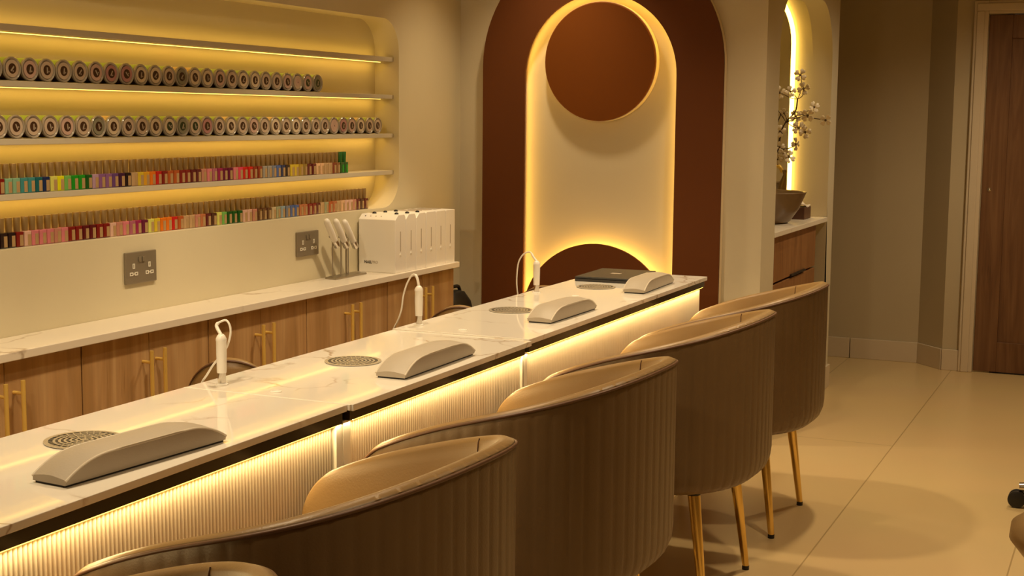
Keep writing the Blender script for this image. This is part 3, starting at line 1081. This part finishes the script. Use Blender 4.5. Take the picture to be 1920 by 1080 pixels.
hand_lamp(-1.938, 2.671, TZ, 0.116, [(-1.955, 0.898), (-1.950, 0.907), (-1.937, 0.911), (-1.927, 0.900), (-1.925, 0.880), (-1.936, 0.848), (-1.957, 0.822), (-1.975, 0.803), (-1.994, 0.777), (-2.012, 0.750), (-2.02, 0.70)], 2.69,
          'white handheld lamp with chrome foot and looped cable, nearest the camera')
hand_lamp(-1.962, 3.702, TZ + 0.003, 0.116, [(-1.969, 0.906), (-1.980, 0.917), (-1.994, 0.909), (-2.009, 0.882), (-2.020, 0.847), (-2.026, 0.807), (-2.038, 0.773), (-2.053, 0.744), (-2.06, 0.70)], 3.71,
          'white handheld lamp with chrome foot just past the second desk joint')
hand_lamp(-1.956, 4.593, TZ + 0.003, 0.112, [(-1.972, 0.893), (-1.984, 0.907), (-2.001, 0.907), (-2.019, 0.896), (-2.035, 0.868), (-2.041, 0.823), (-2.041, 0.784), (-2.036, 0.744), (-2.03, 0.70)], 4.61,
          'white handheld lamp with chrome foot in front of the arch, farthest away')

# laptop
lp = thing('laptop', 'closed dark laptop lying on the far end of the desk', 'laptop', (-1.862, 5.175, TZ + 0.003), 0.03)
B().box(-0.115, 0.115, -0.165, 0.165, 0.0, 0.011).build('base', 'laptop_grey', lp, bevel=0.003)
B().box(-0.115, 0.115, -0.165, 0.165, 0.012, 0.019).build('screen_lid', 'laptop_grey', lp, bevel=0.003)
B().box(-0.02, 0.02, -0.0125, 0.0125, 0.019, 0.0193).build('lid_mark', 'grey_mark', lp)
for yy in (-0.12, -0.08, -0.05):
    B().box(0.1145, 0.1155, yy - 0.007, yy + 0.007, 0.003, 0.007).build('port', 'black', lp)

# ------------------------------------------------------------------ barrel chairs
CH = dict(a=0.362, L=0.29, b=0.305, zf=0.634, zb=0.832, p=0.346, ne=2.349, r=0.074, c2=0.355)


def rim_path():
    a, L, bb, ne = CH['a'], CH['L'], CH['b'], CH['ne']
    pts = []
    for k in range(400):
        pts.append((-L + L * k / 400, -a))
    for k in range(1200 + 1):
        t = -pi / 2 + pi * k / 1200
        pts.append((bb * abs(cos(t)) ** (2 / ne), a * (1 if t > 0 else -1) * abs(sin(t)) ** (2 / ne)))
    for k in range(1, 401):
        pts.append((-L * k / 400, a))
    d = [0.0]
    for i in range(1, len(pts)):
        d.append(d[-1] + math.hypot(pts[i][0] - pts[i - 1][0], pts[i][1] - pts[i - 1][1]))
    return pts, d


def rim_z(x):
    L, bb = CH['L'], CH['b']
    s = (x + L) / (L + bb)
    z = CH['zf'] + (CH['zb'] - CH['zf']) * (s + CH['p'] * s * (1 - s) + CH['c2'] * s * (1 - s) * (1 - 2 * s))
    d = min(max(x + L, 0), CH['r'])
    r = CH['r']
    return z - (r - sqrt(max(r * r - (r - d) ** 2, 0)))


def make_chair():
    root = thing('barrel_chair', '', 'chair')
    pts, D = rim_path()
    tot = D[-1]
    nrib = 42
    pitch = tot / nrib
    sub = 6
    NS = nrib * sub
    st = []
    j = 0
    for i in range(NS + 1):
        s = tot * i / NS
        while j < len(D) - 2 and D[j + 1] < s:
            j += 1
        f = (s - D[j]) / max(D[j + 1] - D[j], 1e-9)
        x = pts[j][0] + f * (pts[j + 1][0] - pts[j][0])
        y = pts[j][1] + f * (pts[j + 1][1] - pts[j][1])
        st.append([x, y, s])
    # extra stations near the arm fronts for the rounded corner
    nor = []
    for i in range(len(st)):
        p, q = st[max(i - 1, 0)], st[min(i + 1, NS)]
        dx, dy = q[0] - p[0], q[1] - p[1]
        l = math.hypot(dx, dy)
        nor.append((dy / l, -dx / l))
    T = 0.034
    zb = 0.352
    vs, m = [], 0
    outer_edge = []
    inner_edge = []
    for i, (x, y, s) in enumerate(st):
        nx, ny = nor[i]
        zr = rim_z(x)
        g = abs(sin(pi * s / pitch)) ** 0.18
        rib = -0.0022 * (1 - g)
        row = []
        # outer side from bottom up
        for (zz, off) in ((zb, -0.055), (zb + 0.006, -0.030), (zb + 0.022, -0.012), (zb + 0.045, -0.003), (zb + 0.070, 0.0)):
            row.append((off + rib, zz))
        for k in range(1, 6):
            row.append((rib, zb + 0.070 + (zr - 0.030 - zb - 0.070) * k / 5))
        row.append((rib * 0.5, zr - 0.010))
        outer_edge.append((x + nx * 0.0, y + ny * 0.0, zr - 0.006))
        row.append((-0.003, zr - 0.001))
        row.append((-T * 0.5, zr + 0.004))
        row.append((-T + 0.004, zr + 0.001))
        row.append((-T, zr - 0.006))
        row.append((-T - 0.002, zr - 0.03))
        row.append((-T - 0.008, 0.50 + 0.3 * (zr - 0.50)))
        row.append((-T - 0.010, 0.44))
        m = len(row)
        for (o, z) in row:
            vs.append((x + nx * o, y + ny * o, z))
    fs = []
    for i in range(NS):
        for k in range(m - 1):
            fs.append((i * m + k, (i + 1) * m + k, (i + 1) * m + k + 1, i * m + k + 1))
    fs.append(tuple(range(m)))
    fs.append(tuple(NS * m + k for k in range(m))[::-1])
    bk = B().add(vs, fs).build('backrest', 'leather', root, smooth=55, recalc=False)
    bm = bmesh.new()
    bm.from_mesh(bk.data)
    bmesh.ops.recalc_face_normals(bm, faces=bm.faces)
    bk.data.materials.append(MATS['leather_lit'])
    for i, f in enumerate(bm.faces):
        if i < NS * (m - 1) and i % (m - 1) >= 11:  # rim top and inside take the brighter, painted-lit leather
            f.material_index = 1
    bm.to_mesh(bk.data)
    bm.free()
    B().tube([(p[0], p[1], p[2]) for p in outer_edge], 0.0034, 8).build('piping', 'piping', root, smooth=60)
    # inner seam lines where back pad meets the arms
    for sgn in (0.27, 0.73):
        i = int(NS * sgn)
        x, y, s = st[i]
        nx, ny = nor[i]
        zr = rim_z(x)
        B().tube([(x + nx * o, y + ny * o, z) for (o, z) in ((-T + 0.002, zr + 0.0005), (-T - 0.001, zr - 0.008), (-T - 0.0030, zr - 0.03), (-T - 0.0095, 0.50 + 0.3 * (zr - 0.50)), (-T - 0.0100, 0.48))],
                 0.0012, 6).build('seam', 'piping', root, smooth=60)
    # seat: outline of the inside, open at the front
    ol = []
    for i in range(0, NS + 1, 6):
        x, y, s = st[i]
        nx, ny = nor[i]
        ol.append((x - nx * (T + 0.006), y - ny * (T + 0.006)))
    ol = ol[1:-1]
    ol = [(-CH['L'] + 0.012, ol[0][1])] + ol + [(-CH['L'] + 0.012, ol[-1][1])]
    B().plate(ol, [], XY, 0.356, 0.475).build('seat', 'leather_lit', root, bevel=0.012, smooth=50)
    # four tapered legs
    for sx, sy in ((1, 1), (1, -1), (-1, 1), (-1, -1)):
        top = (0.155 * sx if sx > 0 else -0.20, 0.20 * sy, 0.358)
        bot = (0.200 if sx > 0 else -0.25, 0.222 * sy, 0.012)
        lg = B().tube([bot, ((top[0] + bot[0]) / 2, (top[1] + bot[1]) / 2, 0.19), top], [0.0105, 0.0145, 0.0185], 18).build('leg', 'gold', root, smooth=60)
        B().tube([(bot[0], bot[1], 0), (bot[0], bot[1], 0.013)], 0.0112, 16).build('foot_cap', 'black', lg, smooth=60)
        B().tube([(top[0], top[1], 0.338), (top[0], top[1], 0.358)], 0.0215, 16).build('collar', 'black', lg, smooth=60)
    return root


chair0 = make_chair()
chs = [(-1.168, 1.163, 0.25, 'brown leather barrel chair cut off at the bottom left corner, nearest the camera'),
       (-1.262, 2.036, -0.049, 'brown leather barrel chair with channelled back, second from the front'),
       (-1.262, 2.985, -0.035, 'brown leather barrel chair, middle one of the five along the desks'),
       (-1.250, 3.925, -0.013, 'brown leather barrel chair on gold legs, fourth from the front'),
       (-1.256, 4.725, 0.007, 'brown leather barrel chair on gold legs, farthest, by the desk end')]
for i, (x, y, r, lab) in enumerate(chs):
    c = chair0 if i == 0 else copy_tree(chair0)
    c.location = (x, y, 0)
    c.rotation_euler = (0, 0, r)
    tag(c, lab, 'chair', 'barrel chairs along the desks')


# technician stools between desk and cabinets
def make_tech():
    root = thing('technician_stool', '', 'stool')
    b = B()
    n = 24
    vs = []
    for i in range(n + 1):
        t = -1.15 + 2.3 * i / n
        px, py = -0.20 * cos(t) + 0.02, 0.165 * sin(t)
        h = 0.712 - 0.17 * (abs(t) / 1.15) ** 2.0
        cx, cy = -cos(t), sin(t)
        for (o, z) in ((0.0, 0.50), (0.018, 0.52), (0.022, h - 0.03), (0.014, h - 0.006), (0.0, h), (-0.014, h - 0.008), (-0.018, h - 0.03), (-0.014, 0.52)):
            vs.append((px + cx * o, py + cy * o, z))
    m = 8
    fs = []
    for i in range(n):
        for k in range(m):
            k2 = (k + 1) % m
            fs.append((i * m + k, i * m + k2, (i + 1) * m + k2, (i + 1) * m + k))
    fs += [tuple(range(m)), tuple(n * m + k for k in range(m))]
    b.add(vs, fs).build('backrest', 'leather_lit', root, smooth=60)
    B().tube([(-(0.218) * cos(-1.15 + 2.3 * i / n) + 0.02, 0.183 * sin(-1.15 + 2.3 * i / n), 0.706 - 0.17 * (abs(-1 + 2 * i / n)) ** 2.0) for i in range(n + 1)], 0.003, 6).build('piping', 'piping', root, smooth=60)
    B().lathe([(0.14, 0.44), (0.19, 0.45), (0.20, 0.475), (0.19, 0.50), (0.12, 0.51)], 32).build('seat', 'leather_lit', root, smooth=50)
    B().tube([(0, 0, 0.08), (0, 0, 0.44)], 0.02, 16).build('pedestal', 'chrome', root, smooth=50)
    for k in range(5):
        a = 2 * pi * k / 5
        lg = B().tube([(0, 0, 0.09), (0.2 * cos(a), 0.2 * sin(a), 0.055)], [0.018, 0.011], 10).build('leg', 'chrome', root, smooth=50)
        B().lathe([(0.025, -0.012), (0.0275, -0.009), (0.0275, 0.009), (0.025, 0.012)], 18, Matrix.Translation((0.2 * cos(a), 0.2 * sin(a), 0.0275)) @ Matrix.Rotation(a, 4, 'Z') @ Matrix.Rotation(pi / 2, 4, 'X')).build('caster', 'black', lg, smooth=40)
    return root


te0 = make_tech()
for i, (x, y, r, lab) in enumerate([(-2.30, 3.20, pi / 2 + 0.35, 'brown low-backed stool behind the nearest handheld lamp'),
                                    (-2.22, 4.50, pi / 2 + 0.35, 'brown low-backed stool behind the middle handheld lamp'),
                                    (-2.18, 5.20, pi / 2 + 0.35, 'brown low-backed stool behind the farthest handheld lamp')]):
    c = te0 if i == 0 else copy_tree(te0)
    # back of the stool stands at the given point
    c.location = (x - 0.068, y + 0.188, 0)
    c.rotation_euler = (0, 0, r)
    tag(c, lab, 'stool', 'low stools behind the desks')

# ------------------------------------------------------------------ bag at the corner
bg = thing('backpack', 'black backpack standing in the corner past the cabinets', 'bag', (-2.785, 5.60, 0), 0.0)
b = B()
vs, m = [], 20
lv = [(0.0, 0.8), (0.03, 1.0), (0.30, 1.0), (0.48, 0.93), (0.56, 0.75), (0.605, 0.45), (0.615, 0.15)]
for (z, s) in lv:
    for k in range(m):
        t = 2 * pi * k / m
        vs.append((0.066 * s * abs(cos(t)) ** 0.6 * (1 if cos(t) > 0 else -1), 0.14 * s * abs(sin(t)) ** 0.6 * (1 if sin(t) > 0 else -1), z))
fs = [(i * m + k, i * m + (k + 1) % m, (i + 1) * m + (k + 1) % m, (i + 1) * m + k) for i in range(len(lv) - 1) for k in range(m)]
fs += [tuple(range(m)), tuple((len(lv) - 1) * m + k for k in range(m))]
b.add(vs, fs).build('bag_body', 'black', bg, smooth=60)
B().tube(smooth_path([(0.0, -0.06, 0.585), (0.0, -0.04, 0.625), (0.0, 0.0, 0.632), (0.0, 0.04, 0.625), (0.0, 0.06, 0.585)]), 0.008, 8).build('strap', 'black', bg, smooth=60)
B().box(0.062, 0.076, -0.09, 0.09, 0.08, 0.30).build('pocket', 'black', bg, bevel=0.006)

# ------------------------------------------------------------------ wash alcove
vt = B().box(-2.455, XR + 0.004, AY0 + 0.002, AY1 - 0.002, 0.877, 0.900).build('stone_countertop', 'marble_counter', None, bevel=0.002)
tag(vt, 'white stone vanity top in the alcove under the bowl basin', 'countertop')
vc = thing('vanity_cabinet', 'oak vanity cabinet with two drawers in the alcove', 'cabinet', (0, 0, 0))
B().box(-2.45, -1.485, AY0 + 0.01, 7.02, 0.08, 0.8765).build('body', 'oak_vanity', vc)
for (z0, z1) in ((0.665, 0.868), (0.40, 0.655), (0.10, 0.39)):
    dw = B().box(-1.4845, -1.462, AY0 + 0.012, 7.00, z0, z1).build('drawer', 'oak_vanity', vc, bevel=0.002)
    B().box(-1.475, -1.452, 6.45, 6.75, z0 - 0.001, z0 + 0.008).build('finger_pull', 'black', dw)
B().box(-2.45, -1.50, 6.05, 7.0, 0.0, 0.08).build('plinth', 'black', vc)
bw = thing('bowl_basin', 'dark stone bowl basin on the vanity top', 'basin', (-1.635, 6.60, 0.900))
B().lathe([(0.02, 0.0), (0.115, 0.0), (0.130, 0.012), (0.170, 0.070), (0.200, 0.143), (0.203, 0.148), (0.200, 0.151), (0.190, 0.148), (0.160, 0.080), (0.120, 0.030), (0.02, 0.022)], 48).build('bowl', 'stone_bowl', bw, smooth=50)
B().lathe([(0.018, 0.022), (0.018, 0.026), (0.01, 0.027)], 20).build('drain', 'chrome', bw, smooth=50)
fc = thing('basin_tap', 'brass tap standing behind the bowl basin', 'tap', (-1.90, 6.66, 0.90))
B().tube(smooth_path([(0, 0, 0.0), (0, 0, 0.20), (0.02, -0.005, 0.235), (0.09, -0.02, 0.240), (0.115, -0.026, 0.205)]), 0.011, 12).build('spout', 'brass', fc, smooth=60)
B().tube([(0, 0.01, 0.10), (0, 0.06, 0.115)], 0.006, 10).build('lever', 'brass', fc, smooth=60)
tb = thing('tissue_box', 'dark wooden tissue box with white tissue beside the basin', 'tissue box', (-1.56, 6.97, 0.90), 0.0)
B().box(-0.065, 0.06, -0.075, 0.075, 0, 0.060).build('box_body', 'dark_wood_box', tb, bevel=0.003)
vs = []
random.seed(5)
for i in range(9):
    for k in range(9):
        u, v = i / 8 - 0.5, k / 8 - 0.5
        vs.append((u * 0.12 + 0.0, v * 0.12, 0.066 + 0.038 * (1 - 2 * abs(u)) * (1 - 1.2 * abs(v)) + 0.008 * sin(9 * u + 5 * v)))
fs = [(i * 9 + k, (i + 1) * 9 + k, (i + 1) * 9 + k + 1, i * 9 + k + 1) for i in range(8) for k in range(8)]
ti = B().add(vs, fs).build('tissue', 'tissue', tb, smooth=60)
sm = ti.modifiers.new('thickness', 'SOLIDIFY')
sm.thickness = 0.003

# arched mirror with light strip on the alcove's end wall
mi = thing('arch_mirror', 'tall arched mirror outlined by a glowing strip in the alcove', 'mirror', (0, 0, 0))
MC, MR, MZ0, MZS = -2.01, 0.376, 0.98, 1.775
B().plate(arch(MC, MR - 0.012, MZ0, MZS), [], XZ, AY1 - 0.022, AY1 - 0.001).build('glass', 'mirror', mi)
b = B()
cp = [(MC + MR, AY1 - 0.020, MZ0)] + [(MC + MR * cos(pi * k / 30), AY1 - 0.020, MZS + MR * sin(pi * k / 30)) for k in range(31)] + [(MC - MR, AY1 - 0.020, MZ0)]
tag(b.tube(cp, 0.0115, 8).build('light_strip', 'led_white', mi, smooth=60), 'bright glowing outline')

# vase with blossom branches
va = B().lathe([(0.03, 0), (0.055, 0.01), (0.065, 0.07), (0.05, 0.15), (0.028, 0.20), (0.034, 0.225), (0.030, 0.225), (0.022, 0.19)], 28).build('vase', 'stone_bowl', None, smooth=50)
va.location = (-1.70, 6.86, 0.90)
tag(va, 'dark slender vase behind the bowl basin, holding blossom branches', 'vase')
flr = [(-1.507, 1.604), (-1.55, 1.525), (-1.494, 1.540), (-1.604, 1.520), (-1.438, 1.452), (-1.464, 1.413), (-1.382, 1.391), (-1.583, 1.423),
       (-1.526, 1.408), (-1.508, 1.352), (-1.478, 1.332), (-1.596, 1.336), (-1.600, 1.258), (-1.514, 1.275), (-1.551, 1.212), (-1.605, 1.200),
       (-1.640, 1.47), (-1.66, 1.36), (-1.65, 1.26), (-1.575, 1.225)]
br = thing('blossom_branch', 'branching spray of cream four-petal blossoms against the lit mirror', 'branch', (0, 0, 0))
V0 = (-1.70, 6.86, 1.02)
hub = [(-1.62, 6.80, 1.25), (-1.60, 6.77, 1.33), (-1.575, 6.76, 1.38), (-1.53, 6.755, 1.43), (-1.52, 6.75, 1.49)]
b = B()
b.tube(smooth_path([V0, (-1.67, 6.83, 1.13)] + hub), [0.005] * 15 + [0.0035] * 16, 7)
b.tube(smooth_path([hub[2], (-1.50, 6.75, 1.405), (-1.45, 6.75, 1.40), (-1.382, 6.75, 1.391)]), 0.0026, 6)
b.tube(smooth_path([V0, (-1.70, 6.82, 1.15), (-1.66, 6.80, 1.28), (-1.625, 6.77, 1.36), (-1.60, 6.76, 1.42)]), 0.003, 6)
b.tube(smooth_path([hub[0], (-1.58, 6.77, 1.245), (-1.54, 6.76, 1.26), (-1.514, 6.75, 1.272)]), 0.0022, 6)
for (x, z) in flr:
    q = min(hub, key=lambda h: (h[0] - x) ** 2 + (h[2] - z + 0.03) ** 2)
    mid = ((q[0] + x) / 2 + 0.008, 6.758, (q[2] + z) / 2 - 0.01)
    b.tube(smooth_path([q, mid, (x, 6.752, z)], 3), 0.0018, 5)
b.build('stem', 'twig', br, smooth=60)
random.seed(3)


def make_flower():
    b = B()
    R = 0.031
    for k in range(4):
        a = k * pi / 2
        vs = [(0, 0, 0.002)]
        n = 12
        for i in range(n + 1):
            t = -1 + 2 * i / n
            rr = R * (1 - 0.30 * abs(t) ** 3) * (1 - 0.16 * max(0, 1 - abs(t) * 4))
            an = a + t * 0.62
            vs.append((rr * cos(an), rr * sin(an), 0.006 - 0.004 * abs(t)))
        m0 = len(vs)
        for i in range(n + 1):
            t = -1 + 2 * i / n
            an = a + t * 0.50
            vs.append((R * 0.5 * cos(an), R * 0.5 * sin(an), 0.0))
        fs = [(0, m0 + i, m0 + i + 1) for i in range(n)] + [(m0 + i, 1 + i, 2 + i, m0 + i + 1) for i in range(n)]
        b.add(vs, fs)
    f = b.build('blossom', 'petal', None, smooth=60)
    s = f.modifiers.new('thickness', 'SOLIDIFY')
    s.thickness = 0.0012
    B().lathe([(0.001, -0.001), (0.005, 0.0), (0.0055, 0.004), (0.002, 0.007)], 10).build('blossom_core', 'flower_core', f, smooth=60)
    return f


f0 = make_flower()
for i, (x, z) in enumerate(flr):
    f = f0 if i == 0 else copy_tree(f0)
    f.parent = br
    f.location = (x, 6.746 + random.uniform(-0.02, 0.01), z)
    f.rotation_euler = (pi / 2 + random.uniform(-0.5, 0.5), random.uniform(0, 1.5), random.uniform(-0.5, 0.9))
    s = random.uniform(0.85, 1.15)
    f.scale = (s, s, s)

# ------------------------------------------------------------------ stools at the right edge
rs = thing('rolling_stool', 'black-wheeled chrome stool base cut off at the right edge', 'stool', (-0.075, 5.27, 0), 0.0)
for k in range(5):
    a = pi + 2 * pi * k / 5
    lg = B().tube([(0, 0, 0.10), (0.255 * cos(a), 0.255 * sin(a), 0.075)], [0.022, 0.017], 12).build('leg', 'chrome', rs, smooth=50)
    for s in (-1, 1):
        B().lathe([(0.024, -0.009), (0.031, -0.006), (0.031, 0.006), (0.024, 0.009)], 22, Matrix.Translation((0.262 * cos(a), 0.262 * sin(a), 0.031)) @ Matrix.Rotation(a, 4, 'Z') @ Matrix.Translation((0, s * 0.014, 0)) @ Matrix.Rotation(pi / 2, 4, 'X')).build('caster', 'black', lg, smooth=40)
B().tube([(0, 0, 0.08), (0, 0, 0.46)], 0.024, 16).build('pedestal', 'chrome', rs, smooth=50)
B().lathe([(0.10, 0.46), (0.18, 0.47), (0.195, 0.50), (0.185, 0.53), (0.10, 0.54)], 32).build('seat', 'leather_lit', rs, smooth=50)
ps = thing('padded_stool', 'tan padded seat poking in at the lower right edge', 'stool', (-0.02, 3.37, 0), 0)
B().lathe([(0.03, 0.36), (0.12, 0.37), (0.18, 0.40), (0.208, 0.435), (0.205, 0.465), (0.17, 0.49), (0.10, 0.50), (0.02, 0.50)], 48).build('seat', 'leather_lit', ps, smooth=80)
B().tube([(0, 0, 0.03), (0, 0, 0.365)], 0.025, 16).build('pedestal', 'chrome', ps, smooth=50)
B().lathe([(0.18, 0.0), (0.18, 0.008), (0.05, 0.025), (0.03, 0.035)], 32).build('foot_plate', 'chrome', ps, smooth=50)
